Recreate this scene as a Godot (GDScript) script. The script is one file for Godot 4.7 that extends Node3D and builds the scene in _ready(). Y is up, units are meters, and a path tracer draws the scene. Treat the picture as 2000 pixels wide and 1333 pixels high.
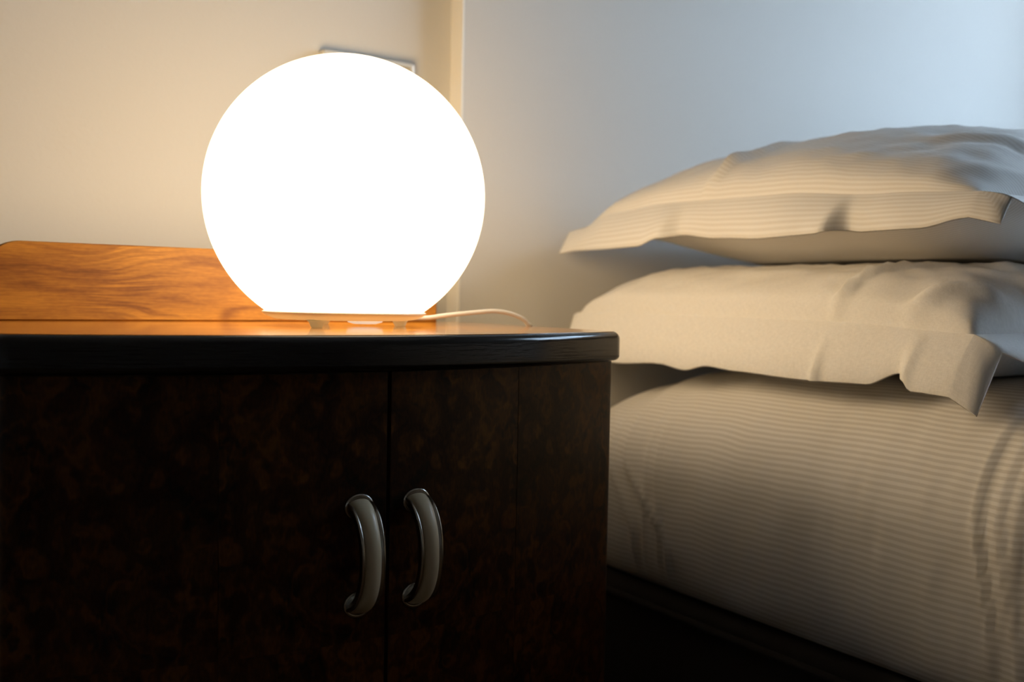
extends Node3D
# A bedside: walnut nightstand with a glowing globe lamp, a bed with two stacked pillows, daylight from a window on the right.
# World: x along the headboard wall, y up, z out of the wall into the room. The nightstand's top is at y = TOP.

const TOP := 0.60
const HALF := 0.2485          # half the width of the nightstand top
const BOW_HALF := 0.2418
const BOW := 0.0467           # how far its front bows out
const THICK := 0.0254
const NICHE_Z := -0.419        # wall behind the nightstand
const HEAD_Z := -0.3931       # wall behind the bed, a step proud of it
const STEP_X := 0.3098
const ROOM_LEFT := -3.2
const ROOM_RIGHT := 1.76
const ROOM_FRONT := 4.6
const ROOM_HIGH := 2.9

var M := {}

# ---------------------------------------------------------------- helpers
func commit(v: PackedVector3Array, idx: PackedInt32Array, uv: PackedVector2Array) -> ArrayMesh:
	var n := PackedVector3Array()
	n.resize(v.size())
	for i in range(0, idx.size(), 3):
		var a := v[idx[i]]
		var f := (v[idx[i + 2]] - a).cross(v[idx[i + 1]] - a)
		for k in 3:
			n[idx[i + k]] += f
	for i in n.size():
		n[i] = n[i].normalized() if n[i].length_squared() > 0.0 else Vector3.UP
	var arr := []
	arr.resize(Mesh.ARRAY_MAX)
	arr[Mesh.ARRAY_VERTEX] = v
	arr[Mesh.ARRAY_NORMAL] = n
	arr[Mesh.ARRAY_TEX_UV] = uv
	arr[Mesh.ARRAY_INDEX] = idx
	var m := ArrayMesh.new()
	m.add_surface_from_arrays(Mesh.PRIMITIVE_TRIANGLES, arr)
	return m

class Shape:
	var v := PackedVector3Array()
	var idx := PackedInt32Array()
	var uv := PackedVector2Array()
	func quad(a: int, b: int, c: int, d: int) -> void:
		idx.append_array(PackedInt32Array([a, b, c, a, c, d]))
	func grid(rows: Array, uvs: Array, flip := false, wrap := false) -> void:
		var base := v.size()
		var w: int = rows[0].size()
		for i in rows.size():
			for j in w:
				v.append(rows[i][j])
				uv.append(uvs[i][j])
		for i in rows.size() - 1:
			for j in (w if wrap else w - 1):
				var k := (j + 1) % w
				var a := base + i * w + j
				var b := base + i * w + k
				var c := base + (i + 1) * w + k
				var d := base + (i + 1) * w + j
				if flip:
					quad(a, d, c, b)
				else:
					quad(a, b, c, d)

func made(s: Shape, called: String, m: Material, parent: Node = self) -> MeshInstance3D:
	return placed(commit(s.v, s.idx, s.uv), called, m, parent)

func placed(mesh: Mesh, called: String, m: Material, parent: Node = self) -> MeshInstance3D:
	var o := MeshInstance3D.new()
	o.name = called
	o.mesh = mesh
	o.material_override = m
	o.cast_shadow = GeometryInstance3D.SHADOW_CASTING_SETTING_ON
	parent.add_child(o, true)
	return o

func thing(called: String, at: Vector3, label: String, category: String, group := "") -> Node3D:
	var o := Node3D.new()
	o.name = called
	o.position = at
	add_child(o, true)
	tag(o, label, category, group)
	return o

func tag(o: Node, label: String, category: String, group := "") -> void:
	o.set_meta("label", label)
	o.set_meta("category", category)
	if group:
		o.set_meta("group", group)

func structure(o: Node, label: String, category: String) -> Node:
	tag(o, label, category)
	o.set_meta("kind", "structure")
	return o

func along(table: Array, x: float) -> float:      # smooth interpolation in a table of [x, y]
	if x <= table[0][0]:
		return table[0][1]
	for i in range(1, table.size()):
		if x <= table[i][0]:
			var t: float = (x - table[i - 1][0]) / (table[i][0] - table[i - 1][0])
			return lerpf(table[i - 1][1], table[i][1], t * t * (3.0 - 2.0 * t))
	return table[-1][1]

func bump(x: float, w: float) -> float:
	return exp(-x * x / (w * w))

# a plan outline (x, z) raised through rings of [inset, y], closed with caps
func raised(s: Shape, plan: PackedVector2Array, rings: Array, uv_scale := 1.0, caps := true) -> void:
	var n := plan.size()
	var normals := PackedVector2Array()
	var area := 0.0
	for i in n:
		area += plan[i].cross(plan[(i + 1) % n])
	var turn := 1.0 if area > 0.0 else -1.0
	for i in n:
		var d0 := (plan[i] - plan[(i + n - 1) % n]).normalized()
		var d1 := (plan[(i + 1) % n] - plan[i]).normalized()
		var nn := (Vector2(d0.y, -d0.x) + Vector2(d1.y, -d1.x)).normalized() * turn
		var c := maxf(0.5, nn.dot(Vector2(d0.y, -d0.x) * turn))
		normals.append(nn / c)
	var run := PackedFloat32Array([0.0])
	for i in n:
		run.append(run[i] + plan[i].distance_to(plan[(i + 1) % n]))
	var rows := []
	var uvs := []
	for r in rings:
		var row := []
		var u := []
		for i in n + 1:
			var k := i % n
			var q = plan[k] - normals[k] * r[0]
			row.append(Vector3(q.x, r[1], q.y))
			u.append(Vector2(run[i], r[1]) * uv_scale)
		rows.append(row)
		uvs.append(u)
	s.grid(rows, uvs, turn > 0.0)
	if not caps:
		return
	for top in [false, true]:
		var r = rings[-1] if top else rings[0]
		var flat := PackedVector2Array()
		for i in n:
			flat.append(plan[i] - normals[i] * r[0])
		var tri := Geometry2D.triangulate_polygon(flat)
		var base := s.v.size()
		for q in flat:
			s.v.append(Vector3(q.x, r[1], q.y))
			s.uv.append(q * uv_scale)
		for i in range(0, tri.size(), 3):
			var a := flat[tri[i]]
			var up: bool = (flat[tri[i + 1]] - a).cross(flat[tri[i + 2]] - a) > 0.0
			if up == top:
				s.idx.append_array(PackedInt32Array([base + tri[i], base + tri[i + 1], base + tri[i + 2]]))
			else:
				s.idx.append_array(PackedInt32Array([base + tri[i], base + tri[i + 2], base + tri[i + 1]]))

func rect(x0: float, x1: float, z0: float, z1: float, r := 0.0, seg := 5) -> PackedVector2Array:
	if r <= 0.0:
		return PackedVector2Array([Vector2(x0, z0), Vector2(x1, z0), Vector2(x1, z1), Vector2(x0, z1)])
	var p := PackedVector2Array()
	for c in [[x1 - r, z0 + r, -90], [x1 - r, z1 - r, 0], [x0 + r, z1 - r, 90], [x0 + r, z0 + r, 180]]:
		for k in seg + 1:
			var a := deg_to_rad(c[2] + 90.0 * k / seg)
			p.append(Vector2(c[0] + r * cos(a), c[1] + r * sin(a)))
	return p

func fillet(y0: float, y1: float, r0: float, r1: float, seg := 6) -> Array:    # rings of a slab with rounded lower and upper edges
	var a := []
	for k in seg + 1:
		var t := PI / 2 * k / seg
		a.append([r0 * (1.0 - sin(t)), y0 + r0 * (1.0 - cos(t))])
	for k in seg + 1:
		var t := PI / 2 * k / seg
		a.append([r1 * (1.0 - cos(t)), y1 - r1 * (1.0 - sin(t))])
	return a

func block(s: Shape, lo: Vector3, hi: Vector3) -> void:      # a plain box with hard edges
	for f in [[0, 1, 2], [1, 2, 0], [2, 0, 1]]:
		for side in 2:
			var base := s.v.size()
			for c in [[0, 0], [1, 0], [1, 1], [0, 1]]:
				var q := Vector3.ZERO
				q[f[0]] = hi[f[0]] if side else lo[f[0]]
				q[f[1]] = hi[f[1]] if c[0] else lo[f[1]]
				q[f[2]] = hi[f[2]] if c[1] else lo[f[2]]
				s.v.append(q)
				s.uv.append(Vector2(q[f[1]], q[f[2]]))
			if side:
				s.quad(base, base + 3, base + 2, base + 1)
			else:
				s.quad(base, base + 1, base + 2, base + 3)

func lathe(s: Shape, profile: Array, at: Vector3, seg := 48) -> void:     # profile of [radius, y], from bottom to top on the outside
	var rows := []
	var uvs := []
	for p in profile:
		var row := []
		var u := []
		for k in seg:
			var a := TAU * k / seg
			row.append(at + Vector3(p[0] * cos(a), p[1], p[0] * sin(a)))
			u.append(Vector2(float(k) / seg, p[1]))
		rows.append(row)
		uvs.append(u)
	s.grid(rows, uvs, true, true)

func tube(s: Shape, pts: Array, r: float, seg := 10) -> void:
	var rows := []
	var uvs := []
	for i in pts.size():
		var d: Vector3 = (pts[mini(i + 1, pts.size() - 1)] - pts[maxi(i - 1, 0)]).normalized()
		var side := d.cross(Vector3.UP if absf(d.y) < 0.9 else Vector3.RIGHT).normalized()
		var up := side.cross(d)
		var row := []
		var u := []
		for k in seg:
			var a := TAU * k / seg
			row.append(pts[i] + (side * cos(a) + up * sin(a)) * r)
			u.append(Vector2(float(k) / seg, i))
		rows.append(row)
		uvs.append(u)
	s.grid(rows, uvs, false, true)
	for e in [0, pts.size() - 1]:
		var base := s.v.size()
		s.v.append(pts[e])
		s.uv.append(Vector2.ZERO)
		for q in rows[e]:
			s.v.append(q)
			s.uv.append(Vector2.ZERO)
		for k in seg:
			var a := base + 1 + k
			var b := base + 1 + (k + 1) % seg
			s.idx.append_array(PackedInt32Array([base, a, b]) if e else PackedInt32Array([base, b, a]))

func curve(points: Array, each := 12) -> Array:
	var c := Curve3D.new()
	for i in points.size():
		var a: Vector3 = points[maxi(i - 1, 0)]
		var b: Vector3 = points[mini(i + 1, points.size() - 1)]
		c.add_point(points[i], (a - b) / 6.0, (b - a) / 6.0)
	var out := []
	for i in points.size() - 1:
		for k in each:
			out.append(c.sample(i, float(k) / each))
	out.append(points[-1])
	return out

# ---------------------------------------------------------------- materials
func noise(freq: float, kind := FastNoiseLite.TYPE_SIMPLEX_SMOOTH, octaves := 3, sd := 1) -> FastNoiseLite:
	var n := FastNoiseLite.new()
	n.noise_type = kind
	n.frequency = freq
	n.seed = sd
	n.fractal_octaves = octaves
	return n

func plain(c: Color, rough: float, called: String) -> StandardMaterial3D:
	var m := StandardMaterial3D.new()
	m.resource_name = called
	m.albedo_color = c
	m.roughness = rough
	return m

func lin(r: float, g: float, b: float) -> Color:
	return Color(r, g, b).linear_to_srgb()

func walnut_picture(heart: bool) -> ImageTexture:            # half a metre by a quarter; long grain along u
	var w := 1024
	var h := 512
	var im := Image.create(w, h, false, Image.FORMAT_RGB8)
	var warp := noise(1.0, FastNoiseLite.TYPE_SIMPLEX_SMOOTH, 3, 11)
	var fine := noise(1.0, FastNoiseLite.TYPE_SIMPLEX, 3, 12)
	var tone := noise(1.0, FastNoiseLite.TYPE_SIMPLEX_SMOOTH, 2, 13)
	for y in h:
		for x in w:
			var u := x / 1024.0
			var v := y / 512.0
			var bend := warp.get_noise_2d(u * 2.6, v * 2.2) * 0.55
			var ring := 0.5 + 0.5 * sin((v * 3.0 + bend * 1.5) * TAU)
			var vein := pow(ring, 40.0) * clampf(0.3 + 1.8 * tone.get_noise_2d(u * 3.0 + 5.0, v * 6.0), 0.0, 1.0)
			var smoke := clampf(1.8 * tone.get_noise_2d(u * 3.2 + 30.0, v * 20.0 + bend * 3.0), 0.0, 1.0)
			var grain := fine.get_noise_2d(u * 14.0, v * 150.0)
			var fleck := fine.get_noise_2d(u * 60.0 + 9.0, v * 60.0)
			var cloud := tone.get_noise_2d(u * 2.2, v * 5.0)
			var t := clampf(0.66 + 0.15 * grain + 0.07 * fleck + 0.4 * cloud - 0.4 * vein - 0.19 * smoke, 0.0, 1.0)
			if heart:             # dark heartwood at one end, with a feathered outline along the grain
				var feather := fine.get_noise_2d(u * 5.0, v * 46.0 + bend * 6.0)
				t = clampf(t + 0.10 - 0.34 * (1.0 - smoothstep(0.22, 0.31, u + 0.10 * feather)), 0.0, 1.0)
			im.set_pixel(x, y, lin(0.13, 0.036, 0.004).lerp(lin(0.58, 0.262, 0.030), t))
	return ImageTexture.create_from_image(im)

func burl_picture() -> ImageTexture:              # burl veneer with dark eyes and amber clouds
	var n := 1024
	var im := Image.create(n, n, false, Image.FORMAT_RGB8)
	var cloud := noise(1.0, FastNoiseLite.TYPE_SIMPLEX_SMOOTH, 4, 21)
	var fine := noise(1.0, FastNoiseLite.TYPE_SIMPLEX, 3, 22)
	var eyes := noise(1.0, FastNoiseLite.TYPE_CELLULAR, 1, 23)
	eyes.fractal_type = FastNoiseLite.FRACTAL_NONE
	eyes.cellular_return_type = FastNoiseLite.RETURN_DISTANCE
	var where := noise(1.0, FastNoiseLite.TYPE_SIMPLEX_SMOOTH, 2, 24)
	for y in n:
		for x in n:
			var u := x / 1024.0
			var v := y / 1024.0
			var wx := cloud.get_noise_2d(u * 9.0, v * 7.0)
			var wy := cloud.get_noise_2d(u * 9.0 + 40.0, v * 7.0)
			var c := cloud.get_noise_2d(u * 5.0 + wx * 1.2, v * 3.0 + wy * 1.2)
			var f := fine.get_noise_2d(u * 160.0, v * 36.0)
			var e := eyes.get_noise_2d(u * 26.0 + wx * 1.5, v * 17.0 + wy * 1.5) + 1.0
			var spot := clampf(1.0 - e * 3.0, 0.0, 1.0) * clampf(0.3 + 2.6 * where.get_noise_2d(u * 4.0, v * 5.0), 0.0, 1.0)
			var t := clampf(0.5 + 0.75 * c + 0.16 * f, 0.0, 1.0)
			im.set_pixel(x, y, lin(0.016, 0.006, 0.003).lerp(lin(0.135, 0.052, 0.010), t).lerp(lin(0.006, 0.004, 0.003), spot))
	return ImageTexture.create_from_image(im)

func cloth_picture(striped: bool, dim := 0.71) -> ImageTexture:       # u runs across the stripes: one stripe pair to the picture
	var w := 256
	var h := 256
	var im := Image.create(w, h, false, Image.FORMAT_RGB8)
	var r := RandomNumberGenerator.new()
	r.seed = 5
	var slub := noise(1.0, FastNoiseLite.TYPE_SIMPLEX, 2, 31)
	for y in h:
		for x in w:
			var s := 0.0
			if striped:
				var d := absf(fposmod(x / 256.0, 1.0) - 0.5) * 2.0
				s = smoothstep(0.38, 0.62, d)
			var k := 1.0 + 0.05 * slub.get_noise_2d(x * 0.4, y * 0.05) + 0.05 * slub.get_noise_2d(x * 0.05 + 90.0, y * 0.4) + r.randf_range(-0.03, 0.03)
			var light := lin(0.86 * k, 0.84 * k, 0.81 * k)
			im.set_pixel(x, y, light.lerp(lin(dim * k, dim * 0.96 * k, dim * 0.90 * k), s))
	return ImageTexture.create_from_image(im)

func noise_picture(freq: float, sd: int, octaves := 4) -> NoiseTexture2D:
	var t := NoiseTexture2D.new()
	t.width = 512
	t.height = 512
	t.seamless = true
	t.noise = noise(freq, FastNoiseLite.TYPE_SIMPLEX_SMOOTH, octaves, sd)
	return t

func relief(m: StandardMaterial3D, t: Texture2D, cm: float) -> void:
	m.heightmap_enabled = true
	m.heightmap_texture = t
	m.heightmap_scale = cm

func make_materials() -> void:
	var plaster := noise_picture(0.035, 3)
	var wall := plain(lin(0.62, 0.60, 0.56), 0.75, "wall_paint")
	wall.uv1_triplanar = true
	wall.uv1_world_triplanar = true
	wall.uv1_scale = Vector3.ONE * 6.0
	relief(wall, plaster, 0.011)
	M.wall_paint = wall
	var walnut := walnut_picture(false)
	var m := plain(Color.WHITE, 0.16, "walnut")
	m.albedo_texture = walnut
	m.uv1_scale = Vector3(2.0, 3.6, 1.0)
	m.clearcoat_enabled = true
	m.clearcoat = 0.8
	m.clearcoat_roughness = 0.08
	M.walnut = m
	m = m.duplicate()
	m.resource_name = "walnut_backboard"
	m.albedo_texture = walnut_picture(true)
	m.roughness = 0.5
	m.clearcoat_enabled = false
	m.uv1_scale = Vector3(1.7, 4.2, 1.0)
	m.uv1_offset = Vector3(0.44, 0.30, 0.0)
	M.backboard = m
	m = plain(Color.WHITE, 0.33, "burl")
	m.albedo_texture = burl_picture()
	m.metallic_specular = 0.35
	m.uv1_scale = Vector3(2.6, 2.6, 1.0)
	M.burl = m
	m = plain(lin(0.012, 0.011, 0.011), 0.15, "ebonised_edge")
	m.uv1_triplanar = true
	m.metallic_specular = 0.5
	m.uv1_scale = Vector3(3.0, 40.0, 3.0)
	relief(m, noise_picture(0.02, 9), 0.01)
	M.ebony = m
	M.dark_wood = plain(lin(0.05, 0.02, 0.01), 0.4, "carcass_wood")
	m = plain(lin(0.50, 0.47, 0.42), 0.22, "nickel")
	m.metallic = 1.0
	M.nickel = m
	m = plain(lin(0.58, 0.48, 0.32), 0.32, "ivory_resin")
	M.ivory = m
	m = plain(lin(0.85, 0.83, 0.78), 0.25, "opal_glass")
	m.emission_enabled = true
	m.emission = lin(1.0, 0.80, 0.54)
	m.emission_energy_multiplier = 2.6
	M.opal = m
	m = plain(lin(0.78, 0.74, 0.66), 0.35, "white_plastic")
	m.backlight_enabled = true
	m.backlight = lin(0.10, 0.066, 0.032)
	M.white_plastic = m
	m = plain(lin(0.85, 0.83, 0.78), 0.4, "lamp_socket_plastic_added_glow")
	m.emission_enabled = true  # glow added to the socket cap, in place of light reaching it
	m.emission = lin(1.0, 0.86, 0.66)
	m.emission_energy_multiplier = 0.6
	M.socket_added_glow = m
	m = plain(lin(0.78, 0.74, 0.66), 0.35, "lamp_foot_plastic_added_glow")
	m.emission_enabled = true  # added amber glow: the feet look lit though the lamp's light misses them
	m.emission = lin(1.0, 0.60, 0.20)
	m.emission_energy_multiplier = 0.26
	M.foot_added_glow = m
	M.cord = plain(lin(0.80, 0.76, 0.68), 0.4, "white_cord")
	M.plate = plain(lin(0.72, 0.70, 0.64), 0.4, "switch_plastic")
	M.key = plain(lin(0.76, 0.74, 0.69), 0.35, "switch_key")
	var crumple := noise_picture(0.012, 41)
	for a in [["striped_sheet", true], ["striped_slip", true], ["plain_slip", false]]:
		m = plain(Color.WHITE, 0.9, a[0])
		m.albedo_texture = cloth_picture(a[1], 0.77 if a[0] == "striped_slip" else 0.71)
		m.metallic_specular = 0.25
		relief(m, crumple, 0.0)
		m.heightmap_enabled = false
		M[a[0]] = m
	M.striped_sheet.uv1_scale = Vector3(1.0 / 0.0060, 12.0, 1.0)
	M.striped_slip.uv1_scale = Vector3(1.0 / 0.0055, 12.0, 1.0)
	M.plain_slip.uv1_scale = Vector3(9.0, 9.0, 1.0)
	M.base_cloth = plain(lin(0.028, 0.022, 0.018), 0.9, "bed_base_cloth")
	M.oak = plain(lin(0.16, 0.09, 0.045), 0.5, "floor_boards")
	m = plain(Color(0.9, 0.95, 1.0, 0.04), 0.0, "window_glass")
	m.transparency = BaseMaterial3D.TRANSPARENCY_ALPHA
	M.glass = m
	M.trim_paint = plain(lin(0.88, 0.84, 0.76), 0.5, "trim_paint")
	M.window_paint = plain(lin(0.78, 0.78, 0.77), 0.4, "window_paint")

# ---------------------------------------------------------------- the setting
func make_room() -> void:
	var s := Shape.new()
	block(s, Vector3(ROOM_LEFT - 0.2, -0.15, HEAD_Z - 0.3), Vector3(ROOM_RIGHT + 0.2, 0.0, ROOM_FRONT + 0.2))
	structure(made(s, "floor", M.oak), "dark wooden floor under the bed and nightstand", "floor")
	s = Shape.new()
	block(s, Vector3(ROOM_LEFT - 0.2, ROOM_HIGH, HEAD_Z - 0.3), Vector3(ROOM_RIGHT + 0.2, ROOM_HIGH + 0.15, ROOM_FRONT + 0.2))
	structure(made(s, "ceiling", M.wall_paint), "white ceiling above the bed", "ceiling")
	s = Shape.new()
	block(s, Vector3(ROOM_LEFT, 0, NICHE_Z - 0.2), Vector3(STEP_X + 0.001, ROOM_HIGH, NICHE_Z))
	structure(made(s, "wall_niche", M.wall_paint), "off-white plaster wall behind the globe lamp and nightstand", "wall")
	s = Shape.new()
	raised(s, rect(STEP_X, ROOM_RIGHT, NICHE_Z - 0.2, HEAD_Z, 0.0025, 4), [[0.0, 0.0], [0.0, ROOM_HIGH]])
	structure(made(s, "wall_head", M.wall_paint), "pale wall section behind the pillows, standing a step proud", "wall")
	s = Shape.new()
	raised(s, rect(STEP_X - 0.0025, STEP_X + 0.0015, NICHE_Z, HEAD_Z + 0.0012, 0.0012, 4), [[0.0, 0.0], [0.0, ROOM_HIGH]])
	structure(made(s, "trim_1", M.trim_paint), "narrow white trim along the step between the two wall sections", "trim")
	s = Shape.new()
	block(s, Vector3(ROOM_LEFT - 0.2, 0, NICHE_Z - 0.2), Vector3(ROOM_LEFT, ROOM_HIGH, ROOM_FRONT))
	structure(made(s, "wall_left", M.wall_paint), "plain wall closing the room beyond the nightstand", "wall")
	s = Shape.new()
	block(s, Vector3(ROOM_LEFT - 0.2, 0, ROOM_FRONT), Vector3(ROOM_RIGHT + 0.2, ROOM_HIGH, ROOM_FRONT + 0.2))
	structure(made(s, "wall_front", M.wall_paint), "plain wall facing the headboard wall", "wall")
	# the window wall, on the far side of the bed
	var z0 := -0.20
	var z1 := 0.82
	var y0 := 0.92
	var y1 := 1.90
	s = Shape.new()
	block(s, Vector3(ROOM_RIGHT, 0, NICHE_Z - 0.2), Vector3(ROOM_RIGHT + 0.2, ROOM_HIGH, z0))
	block(s, Vector3(ROOM_RIGHT, 0, z1), Vector3(ROOM_RIGHT + 0.2, ROOM_HIGH, ROOM_FRONT))
	block(s, Vector3(ROOM_RIGHT, 0, z0), Vector3(ROOM_RIGHT + 0.2, y0, z1))
	block(s, Vector3(ROOM_RIGHT, y1, z0), Vector3(ROOM_RIGHT + 0.2, ROOM_HIGH, z1))
	structure(made(s, "wall_right", M.wall_paint), "plain wall with the window on the far side of the bed", "wall")
	var w := Node3D.new()
	w.name = "window_1"
	w.position = Vector3(ROOM_RIGHT + 0.12, y0, (z0 + z1) / 2)
	add_child(w)
	structure(w, "white framed window on the far side of the bed", "window")
	var hw := (z1 - z0) / 2
	var hh := y1 - y0
	for a in [[-hw, -hw + 0.05, 0.0, hh], [hw - 0.05, hw, 0.0, hh], [-0.03, 0.03, 0.05, hh - 0.05]]:
		s = Shape.new()
		block(s, Vector3(-0.03, a[2], a[0]), Vector3(0.03, a[3], a[1]))
		made(s, "stile", M.window_paint, w)
	for a in [[0.0, 0.05], [hh - 0.05, hh]]:
		s = Shape.new()
		block(s, Vector3(-0.03, a[0], -hw + 0.05), Vector3(0.03, a[1], hw - 0.05))
		made(s, "rail", M.window_paint, w)
	for a in [[-hw + 0.05, -0.03], [0.03, hw - 0.05]]:
		s = Shape.new()
		block(s, Vector3(-0.003, 0.05, a[0]), Vector3(0.003, hh - 0.05, a[1]))
		made(s, "pane", M.glass, w)

# ---------------------------------------------------------------- nightstand
func bow_z(x: float, half := BOW_HALF, deep := BOW) -> float:
	return deep * (1.0 - (x / half) * (x / half))

func bow_plan(half: float, back: float, shift: float, r: float) -> PackedVector2Array:      # clockwise seen from above? order is handled by raised()
	var p := PackedVector2Array()
	p.append(Vector2(-half, back))
	p.append(Vector2(half, back))
	var corner_z := bow_z(half - r) + shift
	var slope := atan2(2.0 * BOW * (half - r) / (BOW_HALF * BOW_HALF), 1.0)       # the bow's fall at the corner
	var rr := r / (1.0 - sin(slope))                                       # radius that leaves the bow tangentially
	rr = minf(rr, r * 1.6)
	for k in 9:
		var a := lerpf(0.0, PI / 2 - slope, k / 8.0)
		p.append(Vector2(half - rr + rr * cos(a), corner_z - rr * sin(PI / 2 - slope) + rr * sin(a)))
	var x1: float = p[-1].x
	for k in range(1, 48):
		var x := lerpf(x1, -x1, k / 48.0)
		p.append(Vector2(x, bow_z(x) + shift + (p[10].y - bow_z(x1) - shift) * absf(x / x1)))
	for k in 9:
		var a := lerpf(PI / 2 - slope, 0.0, k / 8.0)
		p.append(Vector2(-(half - rr + rr * cos(a)), corner_z - rr * sin(PI / 2 - slope) + rr * sin(a)))
	return p

func make_nightstand() -> void:
	var t := thing("nightstand", Vector3(0, 0, 0), "dark burl wood nightstand with bowed doors and orange walnut top", "nightstand")
	var s := Shape.new()
	raised(s, bow_plan(HALF, -0.30, 0.0, 0.012), fillet(TOP - THICK, TOP - 0.0001, 0.005, 0.007, 10))
	made(s, "edge_moulding", M.ebony, t).set_meta("label", "glossy black rounded edge of the top")
	s = Shape.new()
	raised(s, bow_plan(HALF - 0.0048, -0.2955, -0.0048, 0.009), [[0.0, TOP - 0.004], [0.0, TOP - 0.0003], [0.0003, TOP]])
	made(s, "top_veneer", M.walnut, t).set_meta("label", "glossy orange walnut veneer of the top")
	# carcass behind the doors, plinth and feet
	s = Shape.new()
	raised(s, bow_plan(HALF - 0.0065, -0.295, -0.028, 0.006), [[0.0, 0.10], [0.0, TOP - THICK]])
	made(s, "carcass", M.dark_wood, t)
	s = Shape.new()
	raised(s, bow_plan(HALF - 0.02, -0.285, -0.035, 0.006), [[0.0, 0.06], [0.0, 0.10]])
	made(s, "plinth", M.ebony, t)
	for x in [-0.19, 0.19]:
		for z in [-0.25, -0.03]:
			s = Shape.new()
			lathe(s, [[0.001, 0.0], [0.016, 0.0], [0.022, 0.06], [0.001, 0.06]], Vector3(x, 0, z), 16)
			made(s, "foot", M.ebony, t)
	# the raised back, rounded at its upper corners
	s = Shape.new()
	var outline := PackedVector2Array()
	var hb := 0.2175
	var high := 0.069
	outline.append(Vector2(-hb, 0.0))
	outline.append(Vector2(hb, 0.0))
	for k in 11:
		var a := PI / 2 * k / 10
		outline.append(Vector2(hb - 0.024 + 0.024 * cos(a), high - 0.017 + 0.017 * sin(a)))
	for k in 11:
		var a := PI / 2 + PI / 2 * k / 10
		outline.append(Vector2(-hb + 0.024 + 0.024 * cos(a), high - 0.017 + 0.017 * sin(a)))
	raised(s, outline, [[0.0012, 0.0], [0.0, 0.0012], [0.0, 0.0128], [0.0012, 0.014]])
	var b := made(s, "backboard", M.backboard, t)
	b.rotation.x = -PI / 2
	b.scale = Vector3(1, -1, 1)
	b.position = Vector3(0, TOP, -0.2967)
	b.set_meta("label", "upright orange walnut board along the back edge")
	# doors
	for side in [-1, 1]:
		var d := Node3D.new()
		d.name = "door"
		t.add_child(d, true)
		var inner := 0.0016
		var outer := HALF - 0.0062
		var joint := 0.1175
		for a in [[inner, joint - 0.00018], [joint + 0.00018, outer]]:
			s = Shape.new()
			var plan := PackedVector2Array()
			for k in 15:
				var x := clampf(lerpf(a[0], a[1], (k - 1) / 12.0), a[0] + 0.0002, a[1] - 0.0002)
				if k == 0 or k == 14:
					x = a[0] if k == 0 else a[1]
				plan.append(Vector2(side * x, bow_z(x) - 0.0085 - (0.0001 if k == 0 or k == 14 else 0.0)))
			for k in 13:
				var x := lerpf(a[1], a[0], k / 12.0)
				plan.append(Vector2(side * x, bow_z(x) - 0.027))
			# soften the outer vertical edge
			if a[1] == outer:
				plan[14] = Vector2(side * (outer - 0.0001), bow_z(outer) - 0.0150)
				plan[13] = Vector2(side * (outer - 0.0009), bow_z(outer) - 0.0120)
				plan.insert(13, Vector2(side * (outer - 0.0026), bow_z(outer - 0.0026) - 0.0096))
				plan.insert(13, Vector2(side * (outer - 0.0050), bow_z(outer - 0.005) - 0.0086))
			raised(s, plan, [[0.0, 0.105], [0.0, TOP - THICK - 0.0008]])
			var panel := made(s, "veneer_panel", M.burl, d)
			panel.set_meta("label", "dark burl veneer half of the bowed door")
		make_handle(d, side * 0.0225)

func make_handle(door: Node3D, x: float) -> void:
	# an arched pull: a nickel band standing off the door, with an ivory coloured rib along its face
	var z0 := bow_z(x) - 0.0085
	var yc := TOP - 0.1545
	var n := 40
	var path := []
	for k in n + 1:
		var f := float(k) / n * 2.0 - 1.0
		path.append(Vector2(yc - 0.0355 * f, z0 + 0.001 + 0.0225 * pow(maxf(0.0, 1.0 - pow(absf(f), 2.3)), 0.62)))
	var band := Shape.new()
	var rib := Shape.new()
	for part in 2:
		var rows := []
		var uvs := []
		for k in n + 1:
			var d: Vector2 = (path[mini(k + 1, n)] - path[maxi(k - 1, 0)]).normalized()
			var out := Vector2(d.y, -d.x)
			if out.y < 0.0:
				out = -out
			var f := absf(float(k) / n * 2.0 - 1.0)
			var row := []
			var u := []
			var section := []
			if part == 0:
				var w := 0.0088 + 0.0008 * f * f
				section = [[-w, -0.002], [-w, 0.0022], [-w + 0.0009, 0.0030], [-w + 0.0022, 0.0026], [-w + 0.0034, 0.0008], [w - 0.0034, 0.0008], [w - 0.0022, 0.0026], [w - 0.0009, 0.0030], [w, 0.0022], [w, -0.002]]
			else:
				var w := 0.0059 + 0.0020 * pow(f, 5.0)
				var h := 0.0052
				for q in 13:
					var a := PI * q / 12
					section.append([-w * cos(a), -0.0005 + (h + 0.0005) * pow(maxf(0.0, sin(a)), 0.7)])
				section.append([w, -0.0012])
				section.append([-w, -0.0012])
			for q in section:
				var p2: Vector2 = path[k] + out * q[1]
				row.append(Vector3(x + q[0], p2.x, p2.y))
				u.append(Vector2(q[0], float(k) / n))
			rows.append(row)
			uvs.append(u)
		if part == 0:
			band.grid(rows, uvs, true, true)
		else:
			rib.grid(rows, uvs, true, true)
	made(band, "handle_band", M.nickel, door).set_meta("label", "nickel band of the arched handle")
	made(rib, "handle_grip", M.ivory, door).set_meta("label", "ivory coloured rib of the arched handle")
	for e in [-1, 1]:
		var s := Shape.new()
		var plan := PackedVector2Array()
		for k in 24:
			var a := TAU * k / 24
			plan.append(Vector2(0.0112 * cos(a), 0.0095 * sin(a)))
		raised(s, plan, [[0.0, -0.004], [0.0, 0.0012], [0.0012, 0.0022], [0.0022, 0.0016]])
		var r := made(s, "handle_rosette", M.nickel, door)
		r.rotation.x = PI / 2
		r.position = Vector3(x, yc - e * 0.0345, z0)

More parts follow.
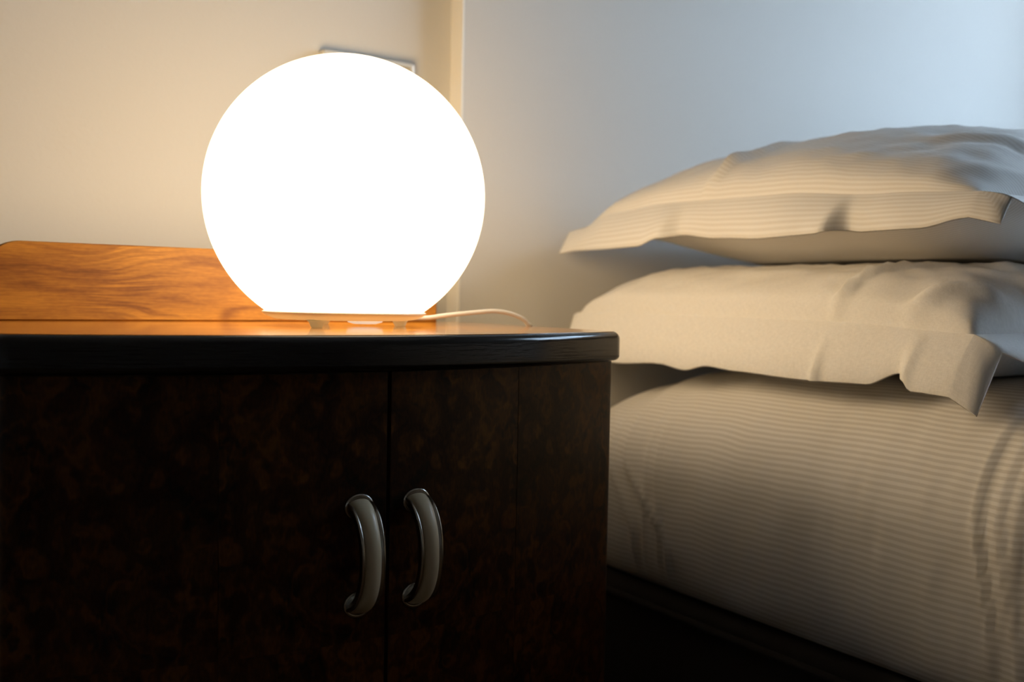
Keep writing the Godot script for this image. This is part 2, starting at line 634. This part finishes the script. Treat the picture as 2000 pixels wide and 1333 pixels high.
# ---------------------------------------------------------------- lamp
func make_lamp() -> void:
	var at := Vector3(0.0430, TOP, -0.1355)
	var t := thing("table_lamp", at, "glowing white glass globe lamp on the nightstand", "lamp")
	var s := Shape.new()
	var prof := []
	var r := 0.1203
	var cy := 0.1125
	var low := acos((0.0128 - cy) / r)
	prof.append([0.0005, 0.0128])
	for k in 65:
		var a := lerpf(low, 0.004, k / 64.0)
		prof.append([r * sin(a), cy + r * cos(a)])
	lathe(s, prof, Vector3.ZERO, 96)
	made(s, "glass_globe", M.opal, t).set_meta("label", "round opal glass shade, lit")
	s = Shape.new()
	lathe(s, [[0.0005, 0.0060], [0.055, 0.0060], [0.0600, 0.0064], [0.0685, 0.0098], [0.0705, 0.0116], [0.0704, 0.0126], [0.0694, 0.0130], [0.0675, 0.0126]], Vector3.ZERO, 96)
	made(s, "base_plate", M.white_plastic, t).set_meta("label", "thin white plastic base ring")
	for a in [140.0, 4.0, 272.0]:
		s = Shape.new()
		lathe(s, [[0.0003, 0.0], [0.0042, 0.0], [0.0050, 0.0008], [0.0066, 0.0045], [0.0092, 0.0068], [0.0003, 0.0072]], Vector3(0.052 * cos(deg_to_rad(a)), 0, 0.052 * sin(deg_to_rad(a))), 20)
		made(s, "foot", M.foot_added_glow, t)
	s = Shape.new()
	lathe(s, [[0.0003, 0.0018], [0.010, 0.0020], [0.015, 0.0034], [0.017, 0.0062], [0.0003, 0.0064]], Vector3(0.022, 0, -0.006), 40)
	made(s, "socket_cap", M.socket_added_glow, t)
	# the cord leaves the base, arches over the top and drops behind the nightstand's side
	s = Shape.new()
	var p := [Vector3(0.052, 0.0072, -0.004), Vector3(0.082, 0.0075, -0.0045), Vector3(0.106, 0.0103, -0.0045), Vector3(0.14, 0.0134, -0.0045), Vector3(0.16, 0.0144, -0.0045), Vector3(0.18, 0.0112, -0.0045), Vector3(0.197, 0.0032, -0.006), Vector3(0.2045, -0.012, -0.012), Vector3(0.2065, -0.10, -0.05), Vector3(0.2065, -0.30, -0.10), Vector3(0.2070, -TOP + 0.03, -0.13)]
	tube(s, curve(p), 0.0021)
	made(s, "cord", M.cord, t).set_meta("label", "thin white power cord")
	var l := OmniLight3D.new()
	l.name = "lamp_glow"
	l.position = Vector3(0, cy, 0)
	l.light_color = lin(1.0, 0.69, 0.345)
	l.light_energy = 0.112
	l.light_size = 0.11
	l.omni_range = 8.0
	l.omni_attenuation = 2.0
	l.shadow_enabled = true
	t.add_child(l)

func make_switch() -> void:
	var t := thing("light_switch", Vector3(0.1929, TOP + 0.2662, NICHE_Z), "ivory wall switch plate partly hidden behind the globe lamp", "switch")
	var s := Shape.new()
	raised(s, rect(-0.060, 0.060, -0.0415, 0.0415, 0.004), [[0.0, 0.0], [0.0, 0.009], [0.0015, 0.0115], [0.006, 0.0125]])
	var o := made(s, "plate", M.plate, t)
	o.rotation.x = PI / 2
	for x in [-0.0245, 0.0, 0.0245]:
		s = Shape.new()
		raised(s, rect(x - 0.0115, x + 0.0115, -0.022, 0.022, 0.001), [[0.0, 0.0], [0.0, 0.014], [0.0008, 0.0148]])
		o = made(s, "rocker", M.key, t)
		o.rotation.x = PI / 2

# ---------------------------------------------------------------- bed
func mattress_top(z: float) -> float:
	return along([[-0.3805, -0.1183], [-0.2496, -0.0754], [-0.177, -0.0545], [-0.111, -0.0435], [-0.012, -0.0391], [0.197, -0.0358], [0.593, -0.0336], [1.363, -0.0358], [1.748, -0.0688]], z)

func make_bed() -> void:
	var s := Shape.new()
	var zs := []
	var z := -0.3805
	while z < 1.648:
		zs.append(z)
		z += 0.004 if z < 0.40 else 0.03
	zs.append(1.65)
	var x0 := 0.419
	var x1 := 1.65
	var bottom := -0.2943
	var wr := noise(1.0, FastNoiseLite.TYPE_SIMPLEX_SMOOTH, 3, 61)
	var rows := []
	var uvs := []
	for zi in zs:
		var top := mattress_top(zi)
		var mid := -0.1623
		var inset := 0.05 * bump(zi - (-0.397), 0.08) + 0.03 * bump(zi - 1.66, 0.05)
		var half := []
		var n1 := 26
		var n2 := 52
		for k in n1:                       # from the underside out to the widest line
			var a := PI / 2 * k / n1
			half.append(Vector2(0.030 * pow(1.0 - sin(a), 2.2), lerpf(bottom, mid, 1.0 - pow(maxf(0.0, cos(a)), 1.3))))
		for k in n2 + 1:                   # shoulder up to the top
			var a := PI / 2 * k / n2
			half.append(Vector2(0.15 * (1.0 - maxf(0.0, cos(a))), mid + (top - mid) * sin(a)))
		var row := []
		var u := []
		var run := 0.0
		for k in half.size():
			var h: Vector2 = half[k]
			if k:
				run += h.distance_to(half[k - 1])
			var face := smoothstep(bottom, bottom + 0.04, h.y) * (1.0 - smoothstep(-0.0798, -0.0358, h.y) * 0.8)
			var low := 1.0 - smoothstep(-0.2448, -0.1128, h.y)
			# creases gathered at the corner of the sheet and a few along the side
			var f := 0.0
			f += 0.0050 * bump(zi - (-0.2012) - 0.075 * low * low, 0.0035) + 0.0045 * bump(zi - (-0.2276) - 0.045 * low * low, 0.004)
			f += 0.0028 * bump(zi - (-0.1462) - 0.006 * low, 0.0028) + 0.002 * bump(zi - (-0.1638), 0.0022) - 0.0022 * bump(zi - (-0.1748), 0.007)
			f += 0.0030 * bump(zi - (0.2223) - 0.02 * low, 0.0028) - 0.003 * bump(zi - (0.23) - 0.015 * low, 0.003) + 0.0034 * bump(zi - (0.2421) - 0.02 * low, 0.0028)
			f += 0.0026 * bump(zi - (0.2564) - 0.01 * low, 0.003) - 0.0025 * bump(zi - (0.2663), 0.004)
			f += 0.0022 * wr.get_noise_2d(zi * 9.0, h.y * 5.0) + 0.0014 * wr.get_noise_2d(zi * 40.0, h.y * 9.0 + 8.0)
			f *= face
			row.append(Vector3(x0 + inset + h.x - f, TOP + h.y, zi))
			u.append(Vector2(run + 0.004 * wr.get_noise_2d(zi * 5.0, run * 4.0), zi))
		for k in range(1, 8):
			var x := lerpf(x0 + 0.15, x1 - 0.15, k / 8.0)
			row.append(Vector3(x, TOP + top, zi))
			u.append(Vector2(run + x - x0 - 0.15, zi))
		for k in range(half.size() - 1, -1, -1):
			var h: Vector2 = half[k]
			row.append(Vector3(x1 - inset - h.x, TOP + h.y, zi))
			u.append(Vector2(run * 2.0 + x1 - x0 - run * k / half.size(), zi))
		rows.append(row)
		uvs.append(u)
	# close the ends
	for e in [0, -1]:
		var c := Vector3((x0 + x1) / 2, TOP - 0.15, rows[e][0].z)
		var row := []
		for q in rows[e]:
			row.append(c)
		if e == 0:
			rows.insert(0, row)
			uvs.insert(0, uvs[0])
		else:
			rows.append(row)
			uvs.append(uvs[-1])
	s.grid(rows, uvs, false, true)
	var m := made(s, "mattress", M.striped_sheet)
	tag(m, "thick mattress in a white sheet with fine tone-on-tone stripes, under the pillows", "mattress")

	var t := thing("bed_base", Vector3(1.035, 0, 0.6325), "dark cloth covered bed base under the striped mattress", "bed base")
	s = Shape.new()
	raised(s, rect(-0.605, 0.605, -1.0075, 1.0075, 0.03), fillet(0.10, TOP + -0.2954, 0.006, 0.016))
	made(s, "box", M.base_cloth, t)
	s = Shape.new()
	var loop := rect(-0.6090, 0.6090, -1.0115, 1.0115, 0.03)
	var pts := []
	for q in loop:
		pts.append(Vector3(q.x, TOP + -0.3141, q.y))
	pts.append(pts[0])
	tube(s, pts, 0.004, 8)
	made(s, "piping", M.base_cloth, t)
	for x in [-0.52, 0.52]:
		for zz in [-0.88, 0.88]:
			s = Shape.new()
			lathe(s, [[0.001, 0.0], [0.022, 0.0], [0.028, 0.10], [0.001, 0.10]], Vector3(x, 0, zz), 16)
			made(s, "leg", M.ebony, t)

# One pillow in an Oxford slip: a cushion and the flat flange round it. Heights are above TOP.
func make_pillow(called: String, label: String, m: Material, d: Dictionary) -> void:
	var t := thing(called, Vector3(d.x0, TOP + d.mid, d.z0), label, "pillow")
	var origin := t.position
	var na := 84
	var nb := 84
	var hx: float = (d.x1 - d.x0) / 2.0
	var hz: float = (d.z1 - d.z0) / 2.0
	var xc: float = d.x0 + hx
	var zc: float = d.z0 + hz
	var wr := noise(1.0, FastNoiseLite.TYPE_SIMPLEX_SMOOTH, 3, d.sd)
	var ease := func(k: int, n: int) -> float:        # denser towards the seams
		var f := float(k) / n * 2.0 - 1.0
		return 0.55 * f + 0.45 * sin(f * PI / 2)
	var seam := func(a: float, b: float) -> Vector3:
		var z := zc + hz * b * (1.0 - 0.02 * (1.0 - a * a))
		var x := xc + hx * a * (1.0 - 0.012 * (1.0 - b * b))
		var near := smoothstep(0.0, 1.0, clampf((-a - 0.2) / 0.8, 0.0, 1.0))
		return Vector3(x, lerpf(d.mid, along(d.seam, z), near), z)
	var body := [[], []]
	var uvs := []
	for j in nb + 1:
		var b: float = ease.call(j, nb)
		var top := []
		var low := []
		var u := []
		for i in na + 1:
			var a: float = ease.call(i, na)
			var q: Vector3 = seam.call(a, b)
			var full := pow(maxf(0.0, 1.0 - pow(absf(a), d.pa)), d.qa) * pow(maxf(0.0, 1.0 - pow(absf(b), d.pb)), d.qb)
			var rough := wr.get_noise_2d(q.x * 14.0, q.z * 7.0) * 0.0042 + wr.get_noise_2d(q.x * 34.0 + 7.0, q.z * 26.0) * 0.0022
			var edge := minf(1.0, full * 2.2)
			var y: float = q.y + d.up * full + rough * edge
			var lean := 0.0
			if a < 0.0:
				lean = d.bulge * sin(PI * minf(1.0, full / 0.55))
			for f in d.folds:          # soft ridges across the cushion: [x, z, direction, width, height, reach]
				var dv := Vector2(q.x - f[0], q.z - f[1])
				var dir := Vector2(cos(f[2]), sin(f[2]))
				var s1 := dv.dot(dir)
				if s1 > -f[5] and s1 < f[5]:
					var rise: float = f[4] * bump(dv.cross(dir), f[3]) * (1.0 - pow(absf(s1) / f[5], 2.0)) * edge
					y += rise
					lean += 0.9 * rise * clampf((-a - 0.5) * 3.0, 0.0, 1.0)
			top.append(Vector3(q.x - lean, y, q.z))
			var under: float = q.y - d.down * full
			var rest: float = d.rest.call(q.x, q.z)
			under = minf(maxf(under, rest), y - 0.0005)
			low.append(Vector3(q.x, under, q.z))
			u.append(Vector2(d.up * 0.9 * full * signf(-a) + (q.x if d.run_x else 0.0), q.z))
		body[0].append(top)
		body[1].append(low)
		uvs.append(u)
	# lay the cloth's own coordinates along its surface, across the short way
	for side in 2:
		var runs := [0.0]
		for i in range(1, na + 1):
			runs.append(runs[i - 1] + body[side][nb / 2][i].distance_to(body[side][nb / 2][i - 1]))
		for j in nb + 1:
			for i in na + 1:
				uvs[j][i] = Vector2(runs[i] * (1.0 if side == 0 else -1.0), body[side][j][i].z)
		var s := Shape.new()
		if side == 0:
			d.uv_top = uvs.duplicate(true)
		else:
			var rows := []
			for side2 in 2:
				rows = []
				for j in nb + 1:
					var row := []
					for i in na + 1:
						row.append(body[side2][j][i] + Vector3(0, TOP, 0) - origin)
					rows.append(row)
				s.grid(rows, d.uv_top if side2 == 0 else uvs, side2 == 1)
			made(s, "cushion", m, t)
	d.top_rows = body[0]
	# flange
	var fl := Shape.new()
	var nf := 10
	var per := []             # the seam loop as (a, b, outward a, outward b, along)
	for i in 121:
		per.append([lerpf(-1, 1, i / 120.0), 1.0, 0, 1])
	for k in range(1, 8):
		per.append([1.0, 1.0, k / 8.0, 1.0 - k / 8.0])
	for i in 61:
		per.append([1.0, lerpf(1, -1, i / 60.0), 1, 0])
	for k in range(1, 8):
		per.append([1.0, -1.0, 1.0 - k / 8.0, -k / 8.0])
	for i in 61:
		per.append([lerpf(1, -1, i / 60.0), -1.0, 0, -1])
	for k in range(1, 8):
		per.append([-1.0, -1.0, -k / 8.0, -(1.0 - k / 8.0)])
	for i in 141:
		per.append([-1.0, lerpf(-1, 1, i / 140.0), -1, 0])
	for k in range(1, 8):
		per.append([-1.0, 1.0, -(1.0 - k / 8.0), k / 8.0])
	var sheets := [[], []]
	var fuv := []
	for k in nf + 1:
		var r := float(k) / nf
		var row := []
		var row2 := []
		var u := []
		for q in per:
			var p: Vector3 = seam.call(q[0], q[1])
			var oa: float = q[2]
			var ob: float = q[3]
			var big := maxf(absf(oa), absf(ob))          # square corners
			oa /= big
			ob /= big
			var off := Vector3.ZERO
			if oa < 0.0:
				var ex := along(d.edge_x, p.z) - p.x
				var ey := along(d.edge_y, p.z) - p.y
				var twist := along(d.ripple, p.z)
				off += Vector3((ex + twist * r) * (0.35 * r + 0.65 * sin(r * PI / 2)), ey * (0.75 * r + 0.25 * r * r), 0) * absf(oa)
			else:
				off += Vector3(d.wide * oa * r, -0.012 * r * r * absf(oa), 0)
			if ob > 0.0:
				off += Vector3(0.004 * sin(p.x * 30.0) * r, (along(d.front_y, p.x) - p.y * 0.0) * r * (0.6 + 0.4 * r), along(d.front_z, p.x) * (0.4 * r + 0.6 * sin(r * PI / 2))) * ob
			elif ob < 0.0:
				off += Vector3(0, -0.003 * r * r, -minf(d.back, p.z - HEAD_Z - 0.006) * r) * absf(ob)
			p += off
			var rest: float = d.rest.call(p.x, p.z)
			if p.x > d.hang and p.y < rest + 0.002:
				p.y = rest + 0.002
			p.z = maxf(p.z, HEAD_Z + 0.003)
			row.append(p + Vector3(0, TOP + 0.0007, 0) - origin)
			row2.append(p + Vector3(0.0012, TOP - 0.0007, 0) - origin)
			u.append(Vector2(-0.045 * r, p.z if absf(oa) > 0.5 else p.x))
		sheets[0].append(row)
		sheets[1].append(row2)
		fuv.append(u)
	# one skin: out along the upper sheet, round the hem and back along the lower one
	var all := []
	var alluv := []
	for k in nf + 1:
		all.append(sheets[0][k])
		alluv.append(fuv[k])
	for k in nf + 1:
		all.append(sheets[1][nf - k])
		alluv.append(fuv[nf - k])
	fl.grid(all, alluv, false, true)
	made(fl, "flange", m, t).set_meta("label", "flat hemmed flange round the pillow")

func make_pillows() -> void:
	var low := {
		"back": 0.0132, "bulge": 0.004, "x0": 0.4586, "x1": 1.2528, "z0": -0.3398, "z1": 0.1948, "mid": 0.0082, "sd": 71, "up": 0.0616, "down": 0.0638, "pa": 8.0, "qa": 0.5, "pb": 8.0, "qb": 0.5, "wide": 0.0495, "hang": 0.4938, "run_x": true,
		"seam": [[-0.353, 0.0104], [-0.177, 0.0115], [0.043, 0.0104], [0.208, 0.0038]],
		"edge_x": [[-0.353, 0.441], [-0.122, 0.4344], [0.043, 0.4322], [0.1365, 0.4344], [0.1508, 0.43], [0.208, 0.43]],
		"edge_y": [[-0.353, -0.0402], [-0.243, -0.0468], [-0.1649, -0.0424], [-0.1242, -0.0468], [-0.089, -0.0402], [-0.0494, -0.0424], [0.043, -0.0446], [0.1057, -0.0435], [0.1398, -0.0314], [0.1508, -0.0358], [0.1596, -0.0446], [0.208, -0.0468]],
		"ripple": [[-0.35, 0.0], [-0.172, 0.0], [-0.1648, -0.0022], [-0.158, 0.0], [0.01, 0.0], [0.045, 0.001], [0.053, -0.006], [0.060, 0.001], [0.11, 0.003], [0.138, 0.005], [0.153, -0.006], [0.21, -0.004]],
		"front_y": [[0.4278, -0.0044], [0.4938, -0.0242], [0.5818, -0.033], [0.8018, -0.0308], [1.2418, -0.033]],
		"front_z": [[0.4278, 0.0132], [0.4938, 0.033], [0.6368, 0.0418], [1.2418, 0.044]],
		"folds": [[0.4828, 0.0595, 0.35, 0.0050, 0.0085, 0.132], [0.5158, 0.1805, 0.75, 0.0088, 0.0099, 0.099], [0.5818, 0.1805, 2.2, 0.011, 0.0088, 0.088], [0.6478, 0.164, 1.2, 0.0132, 0.0066, 0.088]],
		"rest": func(_x: float, z: float) -> float: return mattress_top(z) + 0.0015,
	}
	make_pillow("pillow", "plain white pillow with drooping hem, lower of the stack on the mattress", M.plain_slip, low)
	var rows: Array = low.top_rows
	var lx0: float = low.x0
	var lx1: float = low.x1
	var lz0: float = low.z0
	var lz1: float = low.z1
	var on_low := func(x: float, z: float) -> float:
		var u := clampf((x - lx0) / (lx1 - lx0), 0.0, 1.0) * 2.0 - 1.0
		var v := clampf((z - lz0) / (lz1 - lz0), 0.0, 1.0) * 2.0 - 1.0
		var full := pow(maxf(0.0, 1.0 - pow(absf(u), 8.0)), 0.5) * pow(maxf(0.0, 1.0 - pow(absf(v), 8.0)), 0.5)
		return 0.0121 + 0.0638 * full + 0.001 if absf(u) < 1.0 and absf(v) < 1.0 else -0.03
	var high := {
		"back": 0.0308, "bulge": 0.006, "x0": 0.463, "x1": 1.2418, "z0": -0.342, "z1": 0.1926, "mid": 0.1292, "sd": 72, "up": 0.1034, "down": 0.0704, "pa": 2.6, "qa": 0.62, "pb": 3.0, "qb": 0.6, "wide": 0.0495, "hang": 0.5268, "run_x": false,
		"seam": [[-0.353, 0.116], [-0.287, 0.1336], [-0.199, 0.1391], [-0.023, 0.1369], [0.098, 0.1281], [0.208, 0.1226]],
		"edge_x": [[-0.353, 0.4476], [-0.232, 0.441], [-0.1715, 0.4377], [-0.1528, 0.4443], [-0.089, 0.4454], [0.021, 0.4388], [0.0562, 0.4366], [0.0716, 0.4465], [0.153, 0.4454], [0.208, 0.4476]],
		"edge_y": [[-0.353, 0.0885], [-0.265, 0.0885], [-0.2089, 0.0896], [-0.1682, 0.0973], [-0.1495, 0.1006], [-0.0945, 0.0951], [-0.023, 0.0918], [0.0485, 0.0929], [0.065, 0.0962], [0.087, 0.094], [0.1486, 0.094], [0.1904, 0.1006], [0.208, 0.1094]],
		"ripple": [[-0.353, 0.0], [-0.21, -0.0044], [-0.1682, -0.0055], [-0.1506, 0.0055], [-0.1, 0.0044], [0.021, -0.0044], [0.054, -0.0066], [0.0694, 0.0066], [0.131, 0.0]],
		"front_y": [[0.4498, -0.0044], [0.5378, -0.0396], [0.6368, -0.0396], [0.8018, -0.033], [1.2418, -0.033]],
		"front_z": [[0.4278, 0.0154], [0.4938, 0.033], [0.6368, 0.0396], [1.2418, 0.044]],
		"folds": [[0.4938, -0.1242, 0.15, 0.0050, 0.0095, 0.099], [0.5378, 0.175, 0.5, 0.011, 0.005, 0.11], [0.6368, 0.153, 0.9, 0.0132, 0.004, 0.132]],
		"rest": on_low,
	}
	make_pillow("pillow_001", "white pillow with fine stripes and upturned flange, upper of the stack", M.striped_slip, high)

# ---------------------------------------------------------------- camera and light
func make_camera() -> void:
	var f_px := 1946.5671
	var pitch := -0.0433
	var roll := 0.019
	var yaw := 0.5876
	var fwd0 := Vector3(sin(yaw), 0, -cos(yaw))
	var right := Vector3(cos(yaw), 0, sin(yaw))
	var fwd := fwd0 * cos(pitch) + Vector3.UP * sin(pitch)
	var up := Vector3.UP * cos(pitch) - fwd0 * sin(pitch)
	var c := Camera3D.new()
	c.name = "camera"
	c.transform = Transform3D(Basis(right * cos(roll) + up * sin(roll), up * cos(roll) - right * sin(roll), -fwd), Vector3(-0.3176, TOP + 0.0276, 0.6697))
	c.fov = rad_to_deg(2.0 * atan(666.5 / f_px))
	c.near = 0.05
	c.far = 60.0
	var a := CameraAttributesPhysical.new()
	a.frustum_focal_length = 24.0 * f_px / 1333.0
	a.frustum_focus_distance = 0.75
	a.frustum_near = 0.05
	a.frustum_far = 60.0
	a.exposure_aperture = 5.4
	c.attributes = a
	c.current = true
	add_child(c)

func make_sky() -> void:
	var sky_material := ProceduralSkyMaterial.new()
	sky_material.sky_top_color = lin(0.56, 0.76, 1.0)
	sky_material.sky_horizon_color = lin(0.64, 0.81, 1.0)
	sky_material.ground_horizon_color = lin(0.30, 0.36, 0.42)
	sky_material.ground_bottom_color = lin(0.22, 0.25, 0.28)
	sky_material.sky_energy_multiplier = 1.0
	sky_material.energy_multiplier = 15.5
	var sky := Sky.new()
	sky.sky_material = sky_material
	var e := Environment.new()
	e.background_mode = Environment.BG_SKY
	e.sky = sky
	e.tonemap_mode = Environment.TONE_MAPPER_LINEAR
	e.tonemap_exposure = 1.0
	e.sdfgi_enabled = true
	e.ssao_enabled = true
	e.ssil_enabled = true
	var w := WorldEnvironment.new()
	w.name = "world"
	w.environment = e
	add_child(w)

func _ready() -> void:
	make_camera()
	make_sky()
	make_materials()
	make_room()
	make_bed()
	make_nightstand()
	make_lamp()
	make_pillows()
	make_switch()
